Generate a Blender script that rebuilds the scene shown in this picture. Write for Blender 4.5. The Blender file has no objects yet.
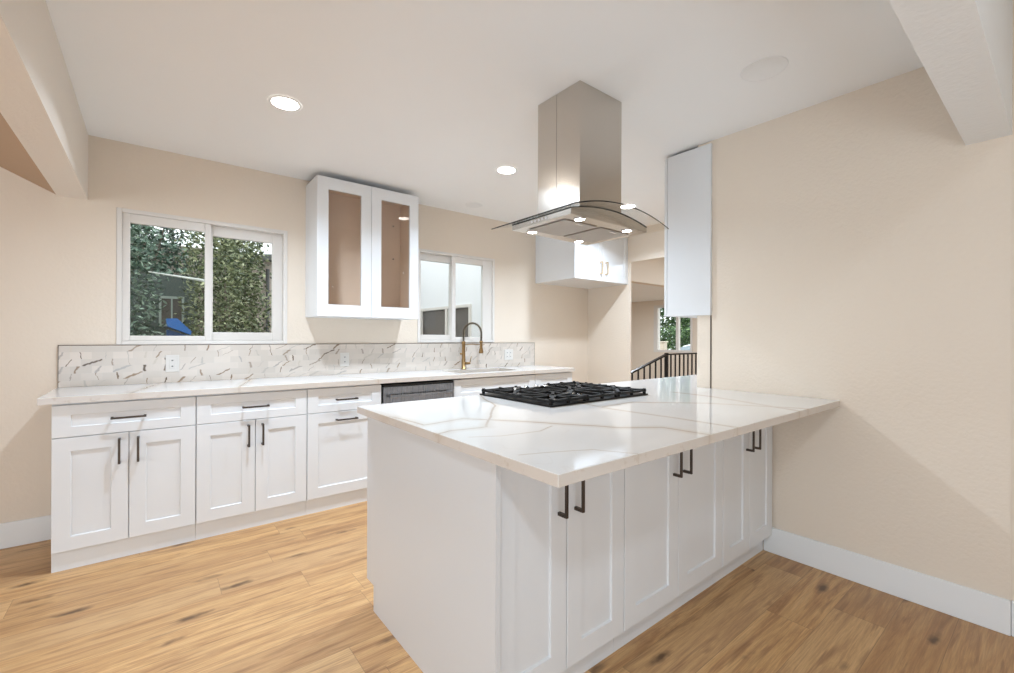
import bpy, bmesh, math, random
from mathutils import Vector, Matrix
random.seed(7)
S = bpy.context.scene
C = S.collection
# ------------------------------------------------------------------ camera
cam = bpy.data.cameras.new('camera'); co = bpy.data.objects.new('camera', cam); C.objects.link(co)
TH, RO, FPX = 0.8996, 0.0037, 446.42
fw = Vector((math.cos(TH), math.sin(TH), 0)); r0 = Vector((math.sin(TH), -math.cos(TH), 0)); u0 = Vector((0, 0, 1))
rt = r0*math.cos(RO)+u0*math.sin(RO); up = u0*math.cos(RO)-r0*math.sin(RO)
m = Matrix((rt, up, -fw)).transposed().to_4x4(); m.translation = Vector((0, 0, 1.2353)); co.matrix_world = m
cam.sensor_width = 36; cam.lens = 36*FPX/1014; cam.shift_y = (337.73-336.5)/1014; cam.clip_start = .02
S.camera = co
# ------------------------------------------------------------------ world and exposure
w = bpy.data.worlds.new('sky'); S.world = w; w.use_nodes = True
bg = w.node_tree.nodes['Background']; bg.inputs[0].default_value = (.90, .96, 1, 1); bg.inputs[1].default_value = 1.5
S.view_settings.view_transform = 'Standard'; S.view_settings.look = 'None'; S.view_settings.gamma = 1
S.view_settings.use_curve_mapping = False; S.view_settings.exposure = 0.92
LAMP = 14.0          # emission of the visible downlight lenses
DOWN = 11.6          # watts of each downlight beam
HOODLAMP = 60.0
# lamps of the rooms behind the camera (side window daylight and a ceiling lamp), plus added fill lights
def area(name, loc, rot, sx, sy, power, col=(1, .96, .9)):
    l = bpy.data.lights.new(name, 'AREA'); l.shape = 'RECTANGLE'; l.size = sx; l.size_y = sy; l.energy = power; l.color = col
    o = bpy.data.objects.new(name, l); C.objects.link(o); o.location = loc; o.rotation_euler = rot; return o
area('rear_ceiling_light', (-.62, -.50, 2.64), (0, 0, 0),   .22, .22, 14, (.83, 1, 1.17))
area('rear_fill_light', (-.3, -1.86, .95), (math.radians(118), 0, 0), 3.4, 1.7, 27, (.81, 1, 1.2))  # added fill tilted up towards the ceiling; the rear wall has no door
area('side_room_window_light', (-3.9, .2, 1.4), (0, math.radians(-104), 0), 2.0, 5.0, 36, (.81, 1, 1.2))
area('hall_fill_light', (5.9, 2.2, 2.49), (0, 0, 0), .3, .3, 19, (.85, 1, 1.15))  # added fill that lights the passage, no visible fixture
area('lower_room_fill_light', (6.3, 4.9, 1.92), (0, 0, 0), .3, .3, 13, (.88, 1, 1.12))  # added fill that brightens the lower room, no fixture there

# ------------------------------------------------------------------ material helpers
def mat(name, col=(.8, .8, .8), rough=.5, metal=0, **k):
    M = bpy.data.materials.new(name); M.use_nodes = True
    b = M.node_tree.nodes['Principled BSDF']
    b.inputs['Base Color'].default_value = (*col, 1); b.inputs['Roughness'].default_value = rough; b.inputs['Metallic'].default_value = metal
    for a, v in k.items(): b.inputs[a.replace('_', ' ')].default_value = v
    return M
class N:
    """tiny node-graph writer"""
    def __init__(s, M): s.t = M.node_tree; s.b = s.t.nodes['Principled BSDF']
    def _in(s, n, i, v):
        if v is None: return
        if isinstance(v, bpy.types.NodeSocket): s.t.links.new(v, n.inputs[i])
        else:
            try: n.inputs[i].default_value = v
            except Exception: n.inputs[i].default_value = v[:3]
    def math(s, op, a, b=None, c=None, clamp=False):
        n = s.t.nodes.new('ShaderNodeMath'); n.operation = op; n.use_clamp = clamp
        s._in(n, 0, a); s._in(n, 1, b); s._in(n, 2, c); return n.outputs[0]
    def vm(s, op, a, b=None, scale=None, out=0):
        n = s.t.nodes.new('ShaderNodeVectorMath'); n.operation = op
        s._in(n, 0, a); s._in(n, 1, b)
        if scale is not None: s._in(n, 'Scale', scale)
        return n.outputs[out]
    def pos(s): return s.t.nodes.new('ShaderNodeNewGeometry').outputs['Position']
    def sep(s, v): n = s.t.nodes.new('ShaderNodeSeparateXYZ'); s._in(n, 0, v); return n.outputs
    def comb(s, x=0, y=0, z=0):
        n = s.t.nodes.new('ShaderNodeCombineXYZ'); s._in(n, 0, x); s._in(n, 1, y); s._in(n, 2, z); return n.outputs[0]
    def noise(s, v, scale=5, detail=3, rough=.5, dist=0, out=0):
        n = s.t.nodes.new('ShaderNodeTexNoise'); s._in(n, 'Vector', v)
        for i, x in (('Scale', scale), ('Detail', detail), ('Roughness', rough), ('Distortion', dist)): s._in(n, i, x)
        return n.outputs[out]
    def white(s, v): n = s.t.nodes.new('ShaderNodeTexWhiteNoise'); s._in(n, 'Vector', v); return n.outputs
    def ramp(s, f, st):
        n = s.t.nodes.new('ShaderNodeValToRGB'); s._in(n, 0, f); e = n.color_ramp.elements
        while len(e) < len(st): e.new(.5)
        for q, (p, c) in zip(e, st): q.position = p; q.color = (*c, 1) if len(c) == 3 else c
        return n.outputs[0]
    def mix(s, f, a, b, mode='MIX'):
        n = s.t.nodes.new('ShaderNodeMix'); n.data_type = 'RGBA'; n.blend_type = mode
        s._in(n, 0, f); s._in(n, 6, (*a, 1) if isinstance(a, tuple) else a); s._in(n, 7, (*b, 1) if isinstance(b, tuple) else b); return n.outputs[2]
    def rng(s, v, a, b, c=0., d=1.):
        n = s.t.nodes.new('ShaderNodeMapRange'); s._in(n, 0, v)
        for i, x in zip((1, 2, 3, 4), (a, b, c, d)): n.inputs[i].default_value = x
        return n.outputs[0]
    def bump(s, h, strength=.2, dist=.01):
        n = s.t.nodes.new('ShaderNodeBump'); s._in(n, 'Height', h); n.inputs['Strength'].default_value = strength; n.inputs['Distance'].default_value = dist
        s.t.links.new(n.outputs[0], s.b.inputs['Normal'])
    def set(s, i, v): s.t.links.new(v, s.b.inputs[i])

def paint(name, col, scale=90, bump=.12, rough=.6):
    M = mat(name, col, rough); n = N(M); p = n.pos()
    h = n.noise(p, scale, 3, .55); n.bump(h, bump, .004)
    n.set('Base Color', n.mix(n.noise(p, 1.3, 2), tuple(c*.98 for c in col), tuple(min(1, c*1.02) for c in col)))
    return M
WALL = paint('beige_wall_paint', (.78, .675, .56), 60, .5, .5)
CEIL = paint('white_ceiling_paint', (.92, .915, .905), 60, .05, .75)
BEAMW = paint('textured_beam_paint', (.86, .86, .85), 45, .5, .6)
BEAMT = paint('textured_beige_beam_paint', (.80, .73, .65), 45, .5, .6)
VAULT = paint('vault_tan', (.46, .31, .20), 40, .3, .7)  # one even tan, darker than the walls
TRIMW = paint('white_trim_paint', (.84, .84, .83), 30, .01, .35)
CAB = paint('white_cabinet_lacquer', (.77, .775, .78), 30, .004, .3)
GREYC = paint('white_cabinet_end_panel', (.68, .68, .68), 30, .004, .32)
INNER = mat('tan_cabinet_interior', (.80, .64, .51), .5)
BRONZE = mat('dark_bronze_metal', (.09, .072, .06), .38, .9)
GOLDH = mat('brushed_gold_metal', (.62, .45, .25), .3, .9)
BRASS = mat('antique_brass', (.30, .19, .085), .3, 1)
SPRING = mat('dark_brass_spring', (.22, .16, .09), .3, 1)
BLACK = mat('black_cast_iron', (.008, .0075, .007), .5, 0, Specular_IOR_Level=.25)
BLKG = mat('black_enamel_tray', (.008, .008, .008), .3, 0, Specular_IOR_Level=.3)
CHROME = mat('polished_chrome', (.75, .75, .75), .15, 1)
DARKG = mat('dark_gap', (.02, .02, .02), .6)
VINYL = mat('white_vinyl', (.74, .695, .645), .4)
PLATE = mat('white_outlet_plastic', (.68, .645, .60), .35)
DMETAL = mat('dark_edge_trim', (.12, .09, .07), .4, .6)
RAIL = mat('black_iron_rail', (.018, .016, .015), .4, .5)
def steel(name, col, rough, axis):
    M = mat(name, col, rough, 1); n = N(M); p = n.pos(); s = n.sep(p)
    v = n.comb(n.math('MULTIPLY', s[0], 300), n.math('MULTIPLY', s[1], 300), n.math('MULTIPLY', s[2], 2.5))
    g = n.noise(v, 1, 2, .5)
    n.set('Roughness', n.rng(g, .3, .7, rough-.02, rough+.03)); n.bump(g, .012, .0003)
    return M
STEEL = steel('brushed_stainless_steel', (.60, .56, .51), .24, 1)
STEELD = steel('brushed_dark_stainless', (.30, .30, .31), .28, 1)
SINKM = steel('sink_steel', (.42, .36, .30), .3, 1)
def emis(name, col, st):
    M = mat(name, (.9, .9, .9), .4); b = M.node_tree.nodes['Principled BSDF']
    b.inputs['Emission Color'].default_value = (*col, 1); b.inputs['Emission Strength'].default_value = st; return M
LENS = emis('downlight_lens', (1, .97, .92), LAMP)
HLENS = emis('hood_light_lens', (1, .90, .76), HOODLAMP)
def glass(name, tint, refl=.0, ior=1.5):
    M = bpy.data.materials.new(name); M.use_nodes = True; t = M.node_tree; t.nodes.clear()
    o = t.nodes.new('ShaderNodeOutputMaterial'); mx = t.nodes.new('ShaderNodeMixShader'); tr = t.nodes.new('ShaderNodeBsdfTransparent')
    gl = t.nodes.new('ShaderNodeBsdfGlossy'); lw = t.nodes.new('ShaderNodeLayerWeight'); pw = t.nodes.new('ShaderNodeMath'); pw.operation = 'POWER'; pw.inputs[1].default_value = 4.5; t.links.new(lw.outputs['Facing'], pw.inputs[0]); fr = t.nodes.new('ShaderNodeMapRange'); fr.inputs[3].default_value = .02; fr.inputs[4].default_value = .8; t.links.new(pw.outputs[0], fr.inputs[0]); lw.inputs[0].default_value = .5
    gl.inputs['Roughness'].default_value = .01; tr.inputs[0].default_value = (*tint, 1)
    t.links.new(fr.outputs[0], mx.inputs[0]); t.links.new(tr.outputs[0], mx.inputs[1]); t.links.new(gl.outputs[0], mx.inputs[2]); t.links.new(mx.outputs[0], o.inputs[0])
    return M
GLASS = glass('clear_window_glass', (.95, .965, .96)); CGLASS = glass('cabinet_door_glass', (.97, .955, .94)); HGLASS = glass('hood_canopy_glass', (.95, .955, .95))
GEDGE = mat('dark_glass_edge', (.03, .03, .028), .2)
DGLASS = mat('dark_window_pane', (.13, .12, .11), .08)

# oak planks
OAK = mat('oak_floor_planks', (.5, .3, .15), .38); n = N(OAK); p = n.pos(); s = n.sep(p)
row = n.math('FLOOR', n.math('DIVIDE', n.math('ADD', s[1], .07), .185))
rr = n.white(n.comb(row, 3.1, 0))[0]
xs = n.math('ADD', n.math('DIVIDE', s[0], 1.25), n.math('MULTIPLY', rr, 7.3)); col = n.math('FLOOR', xs)
idc = n.white(n.comb(row, col, 5.5)); rnd = idc[0]; ids = n.sep(idc[1])
gv = n.comb(n.math('ADD', n.math('MULTIPLY', s[0], 1.0), n.math('MULTIPLY', rnd, 40)), n.math('ADD', n.math('MULTIPLY', s[1], 12), n.math('MULTIPLY', ids[1], 30)), 0)
g1 = n.noise(gv, 1.6, 8, .72, .9)
fv = n.comb(n.math('ADD', n.math('MULTIPLY', s[0], 7), n.math('MULTIPLY', rnd, 40)), n.math('MULTIPLY', s[1], 190), 0)
g2 = n.noise(fv, 1, 4, .65, .3)
c1 = n.ramp(g1, [(.28, (.25, .112, .038)), (.42, (.48, .255, .105)), (.54, (.68, .405, .175)), (.74, (.80, .525, .265))])
c1 = n.mix(n.rng(rnd, 0, 1, 0, .55), c1, (.40, .215, .095))
c1 = n.mix(n.rng(ids[1], .6, 1, 0, .35), c1, (.82, .565, .30))
c1 = n.mix(n.rng(g2, .35, .6, .38, 0), c1, (.25, .125, .05))
# knots
kv = n.comb(n.math('ADD', n.math('MULTIPLY', s[0], 1.5), n.math('MULTIPLY', rnd, 20)), n.math('ADD', n.math('MULTIPLY', s[1], 5.2), n.math('MULTIPLY', ids[2], 9)), 0)
kd = n.t.nodes.new('ShaderNodeTexVoronoi'); n._in(kd, 'Vector', n.vm('ADD', kv, n.vm('SCALE', n.noise(p, 14, 2, out=1), None, .16))); kd.inputs['Scale'].default_value = 1.35
k = n.rng(kd.outputs[0], .05, .17, .95, 0)
c1 = n.mix(k, c1, (.10, .048, .02))
# dark streaks
sv = n.comb(n.math('ADD', n.math('MULTIPLY', s[0], 2.3), n.math('MULTIPLY', rnd, 33)), n.math('ADD', n.math('MULTIPLY', s[1], 24), n.math('MULTIPLY', rnd, 13)), 0)
st = n.noise(sv, 1, 3, .55, .6)
c1 = n.mix(n.rng(st, .57, .66, 0, .5), c1, (.22, .10, .04))
fy = n.math('FRACT', n.math('DIVIDE', n.math('ADD', s[1], .07), .185)); fx = n.math('FRACT', xs)
ey = n.math('MINIMUM', fy, n.math('SUBTRACT', 1, fy)); ex = n.math('MINIMUM', fx, n.math('SUBTRACT', 1, fx))
seam = n.math('MAXIMUM', n.rng(ey, 0, .009, 1, 0), n.rng(ex, 0, .0014, 1, 0))
c1 = n.mix(n.math('MULTIPLY', seam, .6), c1, (.10, .055, .025))
n.set('Base Color', c1); n.set('Roughness', n.rng(g2, .2, .8, .34, .5)); n.bump(n.math('SUBTRACT', g2, n.math('MULTIPLY', seam, 2)), .08, .002)

# quartz with drawn veins (plan coordinates)
def quartz(name, lines, edgecol=False):
    M = mat(name, (.85, .84, .82), .07); n = N(M); p = n.pos(); s = n.sep(p)
    wob = n.vm('SCALE', n.vm('SUBTRACT', n.noise(p, 3.2, 4, .55, out=1), (.5, .5, .5)), None, .05)
    q = n.vm('MULTIPLY', n.vm('ADD', p, wob), (1, 1, 0))
    dmin = None
    for pts, wd in lines:
        for (ax, ay), (bx, by) in zip(pts, pts[1:]):
            d = Vector((bx-ax, by-ay, 0)); L = d.length; d /= L
            pa = n.vm('SUBTRACT', q, (ax, ay, 0)); t = n.vm('DOT_PRODUCT', pa, tuple(d), out=1)
            t = n.math('MINIMUM', n.math('MAXIMUM', t, 0), L)
            dd = n.vm('LENGTH', n.vm('SUBTRACT', pa, n.vm('SCALE', tuple(d), None, t)), out=1)
            dd = n.math('DIVIDE', dd, wd*1.5)
            dmin = dd if dmin is None else n.math('MINIMUM', dmin, dd)
    fade = n.rng(n.noise(p, 3.0, 3), .35, .55, .45, 1)
    core = n.math('MULTIPLY', n.rng(dmin, .3, 1.0, 1, 0), fade); halo = n.rng(dmin, .5, 5, .55, 0)
    base = n.mix(n.noise(p, 2.2, 4, .55), (.82, .81, .80), (.76, .74, .715))
    c = n.mix(halo, base, (.62, .54, .45)); c = n.mix(n.math('MULTIPLY', core, .55), c, (.34, .24, .15))
    f2 = n.noise(n.vm('ADD', p, n.vm('SCALE', n.noise(p, 1.7, 3, out=1), None, .8)), 2.3, 2)
    thin = n.rng(n.math('ABSOLUTE', n.math('SUBTRACT', f2, .5)), 0, .006, .10, 0)
    c = n.mix(thin, c, (.56, .47, .38))
    sp = n.rng(n.noise(p, 26, 3, .6), .62, .72, 0, 1)
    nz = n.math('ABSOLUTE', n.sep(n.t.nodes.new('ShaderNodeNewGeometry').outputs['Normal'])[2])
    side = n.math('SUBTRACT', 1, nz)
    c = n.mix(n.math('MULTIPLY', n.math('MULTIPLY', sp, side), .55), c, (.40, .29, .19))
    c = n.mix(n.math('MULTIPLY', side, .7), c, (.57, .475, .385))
    n.set('Base Color', c); return M
PV = [([(.72, 1.93), (.75, 1.70), (.78, 1.467), (.96, 1.487), (1.106, 1.316), (1.31, .998), (1.436, .918), (1.451, .743)], .006),
      ([(1.675, 1.66), (1.626, 1.267), (1.653, .873), (1.662, .72)], .004), ([(1.65, 1.35), (1.89, 1.36), (2.16, 1.114), (2.364, .72)], .005),
      ([(2.43, 1.45), (2.416, 1.218), (2.305, .899), (2.24, .72)], .005), ([(.80, 1.2), (.888, 1.153), (1.044, 1.131), (1.14, 1.17)], .0012),
      ([(.941, 1.30), (1.277, 1.698), (1.35, 1.9), (1.458, 2.08)], .005), ([(.70, 1.28), (.80, 1.32), (.94, 1.30)], .006), ([(.787, .93), (1.0, .85), (1.076, .72)], .001)]
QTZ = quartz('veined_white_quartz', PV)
QTZ2 = quartz('veined_white_quartz_wall_run', [([(-.1, 3.2), (.05, 3.9)], .008), ([(.42, 3.2), (.60, 3.9)], .007), ([(1.35, 3.2), (1.1, 3.9)], .004), ([(2.9, 3.2), (3.2, 3.9)], .005)])

# marble mosaic with small slanting veins
TILE = mat('marble_mosaic_tile', (.8, .77, .73), .22); n = N(TILE); p = n.pos(); s = n.sep(p)
TW, TH_ = .10, .0445
r_ = n.math('FLOOR', n.math('DIVIDE', n.math('SUBTRACT', s[2], .913), TH_))
u = n.math('ADD', n.math('DIVIDE', s[0], TW), n.math('MULTIPLY', n.math('MODULO', n.math('ABSOLUTE', r_), 2), .5))
cc = n.math('FLOOR', u); fu = n.math('FRACT', u); fz = n.math('FRACT', n.math('DIVIDE', n.math('SUBTRACT', s[2], .913), TH_))
wn = n.white(n.comb(cc, r_, 1.7)); R = n.sep(wn[1]); wn2 = n.white(n.comb(cc, r_, 9.2)); R2 = n.sep(wn2[1])
lx = n.math('MULTIPLY', n.math('SUBTRACT', fu, n.rng(R[0], 0, 1, .2, .8)), TW)
lz = n.math('MULTIPLY', n.math('SUBTRACT', fz, .5), TH_)
wv = n.sep(n.vm('SCALE', n.vm('SUBTRACT', n.noise(p, 40, 2, out=1), (.5, .5, .5)), None, .022))
lx = n.math('ADD', lx, wv[0]); lz = n.math('ADD', lz, wv[2])
ang = n.rng(R[1], 0, 1, .35, 1.95)
dl = n.math('ABSOLUTE', n.math('SUBTRACT', n.math('MULTIPLY', lx, n.math('SINE', ang)), n.math('MULTIPLY', lz, n.math('COSINE', ang))))
wid = n.rng(R[2], 0, 1, .0012, .0095)
on = n.math('GREATER_THAN', R2[0], .30)
stroke = n.math('MULTIPLY', n.math('SUBTRACT', 1, n.math('DIVIDE', dl, wid), None, True), on)
vc = n.ramp(R2[1], [(.0, (.08, .045, .022)), (.35, (.30, .20, .12)), (.7, (.42, .39, .36)), (1, (.60, .52, .43))])
tb = n.mix(R2[2], (.68, .60, .525), (.58, .515, .45)); tb = n.mix(n.rng(n.noise(p, 18, 3, .6), .5, .75, 0, .35), tb, (.6, .54, .47))
tc = n.mix(n.rng(stroke, .1, .6, 0, .95), tb, vc)
gz = n.math('MINIMUM', fz, n.math('SUBTRACT', 1, fz)); gx = n.math('MINIMUM', fu, n.math('SUBTRACT', 1, fu))
gr = n.math('MAXIMUM', n.rng(gz, 0, .035, 1, 0), n.rng(gx, 0, .016, 1, 0))
n.set('Base Color', n.mix(n.math('MULTIPLY', gr, .45), tc, (.60, .57, .53))); n.bump(n.math('SUBTRACT', 1, gr), .25, .001)

# ------------------------------------------------------------------ object helpers
def tag(o, label=None, cat=None, group=None, kind=None):
    if label: o['label'] = label
    if cat: o['category'] = cat
    if group: o['group'] = group
    if kind: o['kind'] = kind
    return o
def thing(name, loc, label=None, cat=None, group=None, kind=None):
    o = bpy.data.objects.new(name, None); C.objects.link(o); o.location = loc; o.empty_display_size = .1
    return tag(o, label, cat, group, kind)
def wpos(o):
    v = Vector((0, 0, 0))
    while o: v += Vector(o.location); o = o.parent
    return v
class MB:
    def __init__(s): s.bm = bmesh.new()
    def box(s, x0, x1, y0, y1, z0, z1, bev=0, mi=0):
        ret = bmesh.ops.create_cube(s.bm, size=1)
        vs = ret['verts']
        for v in vs: v.co = Vector(((x0+x1)/2+v.co.x*(x1-x0), (y0+y1)/2+v.co.y*(y1-y0), (z0+z1)/2+v.co.z*(z1-z0)))
        if bev:
            es = list({e for v in vs for e in v.link_edges}); bmesh.ops.bevel(s.bm, geom=es, offset=bev, segments=2, affect='EDGES', profile=.5)
        return s
    def face(s, pts): s.bm.faces.new([s.bm.verts.new(p) for p in pts]); return s
    def prism(s, pts, z0, z1, axis='z'):
        """extrude a polygon; axis tells the extrusion direction"""
        f = {'z': lambda a, b, t: (a, b, t), 'y': lambda a, b, t: (a, t, b), 'x': lambda a, b, t: (t, a, b)}[axis]
        A = [s.bm.verts.new(f(a, b, z0)) for a, b in pts]; B = [s.bm.verts.new(f(a, b, z1)) for a, b in pts]; k = len(pts)
        s.bm.faces.new(A); s.bm.faces.new(B[::-1])
        for i in range(k): s.bm.faces.new((A[i], B[i], B[(i+1) % k], A[(i+1) % k]))
        return s
    def tube(s, pts, r, seg=10, caps=True):
        pts = [Vector(q) for q in pts]; rs = r if isinstance(r, (list, tuple)) else [r]*len(pts); rings = []
        up_ = Vector((.123, .31, .94)).normalized(); nrm = None
        for i, q in enumerate(pts):
            d = (pts[min(i+1, len(pts)-1)]-pts[max(i-1, 0)]).normalized()
            a = (nrm if nrm is not None else (Vector((0, 0, 1)) if abs(d.z) < .9 else Vector((1, 0, 0))))
            a = (a-d*a.dot(d)).normalized(); nrm = a; b = d.cross(a)
            rings.append([s.bm.verts.new(q+(a*math.cos(t)+b*math.sin(t))*rs[i]) for t in [2*math.pi*j/seg for j in range(seg)]])
        for A, B in zip(rings, rings[1:]):
            for j in range(seg): f = s.bm.faces.new((A[j], A[(j+1) % seg], B[(j+1) % seg], B[j])); f.smooth = True
        if caps: s.bm.faces.new(rings[0][::-1]); s.bm.faces.new(rings[-1])
        return s
    def lathe(s, c, prof, seg=32):
        c = Vector(c); rings = []
        for r, z in prof:
            rings.append([s.bm.verts.new(c+Vector((r*math.cos(t), r*math.sin(t), z))) for t in [2*math.pi*j/seg for j in range(seg)]] if r > 1e-6 else [s.bm.verts.new(c+Vector((0, 0, z)))])
        for A, B in zip(rings, rings[1:]):
            for j in range(seg):
                k = (j+1) % seg
                if len(A) == 1 and len(B) > 1: f = s.bm.faces.new((A[0], B[k], B[j]))
                elif len(B) == 1 and len(A) > 1: f = s.bm.faces.new((A[j], A[k], B[0]))
                elif len(A) > 1: f = s.bm.faces.new((A[j], A[k], B[k], B[j]))
                else: continue
                f.smooth = True
        return s
    def door(s, x0, x1, z0, z1, yf, yb, fr=.07, frz=None, rec=.008, hole=False, sgn=1):
        """five-piece door facing -Y (sgn=1) or +Y (sgn=-1); yf face, yb back"""
        frz = frz or fr; b = .0015; g = sgn
        def ring(a, c, y): return [s.bm.verts.new(q) for q in ((x0+a, y, z0+c), (x1-a, y, z0+c), (x1-a, y, z1-c), (x0+a, y, z1-c))]
        L = [ring(0, 0, yb), ring(0, 0, yf+g*b), ring(b, b, yf), ring(fr, frz, yf), ring(fr+.003, frz+.003, yf+g*rec)]
        if hole: L[-1] = ring(fr, frz, yf+g*rec); L.append(ring(fr, frz, yb))
        for A, B in zip(L, L[1:]):
            for j in range(4): s.bm.faces.new((A[j], A[(j+1) % 4], B[(j+1) % 4], B[j]))
        if hole:
            for j in range(4): s.bm.faces.new((L[-1][j], L[-1][(j+1) % 4], L[0][(j+1) % 4], L[0][j]))
        else: s.bm.faces.new(L[-1]); s.bm.faces.new(L[0][::-1])
        return s
    def build(s, name, m_, parent=None, kind=None, loc=None):
        bmesh.ops.recalc_face_normals(s.bm, faces=s.bm.faces)
        me = bpy.data.meshes.new(name); off = wpos(parent) if parent else Vector(loc or (0, 0, 0))
        s.bm.transform(Matrix.Translation(-off)); s.bm.to_mesh(me); s.bm.free(); me.materials.append(m_)
        o = bpy.data.objects.new(name, me); C.objects.link(o)
        if parent: o.parent = parent
        elif loc: o.location = loc
        if kind: o['kind'] = kind
        return o
def copy_tree(o, parent=None):
    c = o.copy(); C.objects.link(c); c.parent = parent
    for ch in list(o.children): copy_tree(ch, c)
    return c

# ------------------------------------------------------------------ the room
YW, XR, ZC, XS = 3.854, 2.812, 2.506, 4.387
def st(name, mb, m_): return mb.build(name, m_, None, 'structure')
st('floor', MB().box(-4, 8.2, -3, 3.36, -.1, 0).box(-4, XS, 3.36, 3.98, -.1, 0), OAK)
b = MB()
def wall_y(b, x0, x1, y0, y1, z0, z1, holes):
    xs = x0
    for (a, c, d, e) in sorted(holes):
        b.box(xs, a, y0, y1, z0, z1); b.box(a, c, y0, y1, z0, d); b.box(a, c, y0, y1, e, z1); xs = c
    b.box(xs, x1, y0, y1, z0, z1)
W1 = (-.186, .836, 1.178, 2.075); W2 = (1.972, 2.886, 1.184, 2.083)
wall_y(b, -4, XS+.02, YW, YW+.14, 0, 3.1, [W1, W2]); st('wall_back', b, WALL)
# right wall with its short return behind the upper cabinet
st('wall_right', MB().box(XR, XR+.12, .15, 1.525, 0, ZC+.5).box(XR+.12, XS, 1.425, 1.525, 0, ZC).box(XR+.006, XR+.12, -3, .15, 0, 2.9), WALL)
# stub wall of the refrigerator recess and the header over the passage
st('wall_recess', MB().box(XS, XS+.022, 3.203, YW+.14, 0, ZC).box(XS, XS+.022, 1.425, 3.203, 2.127, ZC).box(XS, XS+.022, 1.425, 2.20, 0, 2.127), WALL)
st('ceiling', MB().box(-.33, XS+.022, .16, YW+.1, ZC, ZC+.1), CEIL)
# passage and lower room
st('ceiling_hall', MB().box(XS+.022, 8.2, 1.0, 3.64, ZC, ZC+.1), CEIL)
st('wall_hall_header', MB().box(XS+.022, 8.0, 3.64, 3.76, 2.0, ZC+.1), WALL)
st('ceiling_lower_room', MB().box(XS+.022, 8.2, 3.76, 7.2, 2.0, 2.1), CEIL)
st('floor_lower_room', MB().box(XS, 8.2, 3.36, 7.2, -.9, -.8), OAK)
b = MB(); W3 = (4.43, 5.26, .956, 1.90)
b.box(8, 8.15, 1.0, W3[0], -.9, ZC).box(8, 8.15, W3[1], 7.2, -.9, ZC).box(8, 8.15, W3[0], W3[1], -.9, W3[2]).box(8, 8.15, W3[0], W3[1], W3[3], ZC)
b.box(XS+.022, 8.15, 7.1, 7.2, -.9, ZC).box(XS+.022, 8.15, .9, 1.0, 0, ZC).box(XS, 8.0, 3.36, 3.46, -.9, -.1); st('wall_lower_room', b, WALL)
# beams between the kitchen and the next rooms
st('beam_left', MB().box(-.461, -.321, .286, YW, 2.095, 2.62), BEAMT)
st('beam_near', MB().box(-.461, XR, .15, .286, 2.092, 2.95), BEAMW)
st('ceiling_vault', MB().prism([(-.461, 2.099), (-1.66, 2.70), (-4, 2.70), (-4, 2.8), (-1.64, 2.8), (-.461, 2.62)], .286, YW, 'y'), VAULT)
st('wall_side', MB().box(-4.1, -4, -3.1, 3.9, 0, .9).box(-4.1, -4, -3.1, 3.9, 2.1, 2.9).box(-4.1, -4, -3.1, -1, .9, 2.1).box(-4.1, -4, 2, 3.9, .9, 2.1), WALL)
st('wall_rear', MB().box(-4, XR+.12, -2.0, -1.9, 0, 2.9), WALL)
st('ceiling_rear', MB().box(-4, 3.0, -3, .15, 2.90, 3.0), CEIL)
def base(name, x0, x1, y0, y1, z1=.147):
    return st(name, MB().box(x0, x1, y0, y1, 0, z1, .003), TRIMW)
base('baseboard_right', XR-.014, XR, .148, 1.108); base('baseboard_near', XR-.008, XR+.006, -2.5, .147)
base('baseboard_left', -4, -.43, YW-.014, YW)
base('baseboard_back', 3.50, XS-.001, YW-.014, YW, .10)
st('trim_1', MB().box(XR-.003, XR, 1.428, 1.436, .9155, 1.384), DMETAL)

# windows
def window(name, W, big_left, parts, label_kind):
    x0, x1, z0, z1 = W; t = thing(name, ((x0+x1)/2, YW, z0), kind='structure')
    b = MB(); f = .028; e = .001
    y0, y1 = YW-.006, YW+.10      # outer frame, slightly proud of the wall
    for q in ((x0+e, x0+f), (x1-f, x1-e)): b.box(q[0], q[1], y0, y1, z0+e, z1-e, .003)
    b.box(x0+f, x1-f, y0, y1, z0+e, z0+f, .003).box(x0+f, x1-f, y0, y1, z1-f, z1-e, .003); b.build('window_frame', VINYL, t)
    for (gx0, gx1, gz0, gz1, xa, xb, ys) in parts:
        b = MB(); za, zb = z0+f, z1-f
        b.box(xa, gx0, ys, ys+.035, za, zb, .003).box(gx1, xb, ys, ys+.035, za, zb, .003).box(gx0, gx1, ys, ys+.035, za, gz0, .003).box(gx0, gx1, ys, ys+.035, gz1, zb, .003)
        sa = b.build('sash', VINYL, t)
        MB().box(gx0-.005, gx1+.005, ys+.015, ys+.019, gz0-.005, gz1+.005).build('glass_pane', GLASS, sa)
    return t
window('window_1', W1, True, [(-.117, .294, 1.24, 1.988, -.158, .332, YW+.008), (.345, .738, 1.268, 1.972, .325, .808, YW+.046)], '')
window('window_2', W2, False, [(2.03, 2.36, 1.262, 1.985, 1.999, 2.402, YW+.046), (2.402, 2.738, 1.24, 1.995, 2.36, 2.858, YW+.008)], '')
t = thing('window_3', (8, 4.845, W3[2]), kind='structure'); b = MB(); y0, y1, z0, z1 = W3
b.box(7.99, 8.08, y0, y0+.04, z0, z1).box(7.99, 8.08, y1-.09, y1, z0, z1).box(7.99, 8.08, y0+.04, y1-.09, z0, z0+.05).box(7.99, 8.08, y0+.04, y1-.09, z1-.05, z1).box(7.995, 8.07, 4.72, 4.77, z0+.05, z1-.05)
b.build('window_frame', VINYL, t); MB().box(8.03, 8.034, y0+.04, y1-.09, z0+.05, z1-.05).build('glass_pane', GLASS, t)

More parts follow.
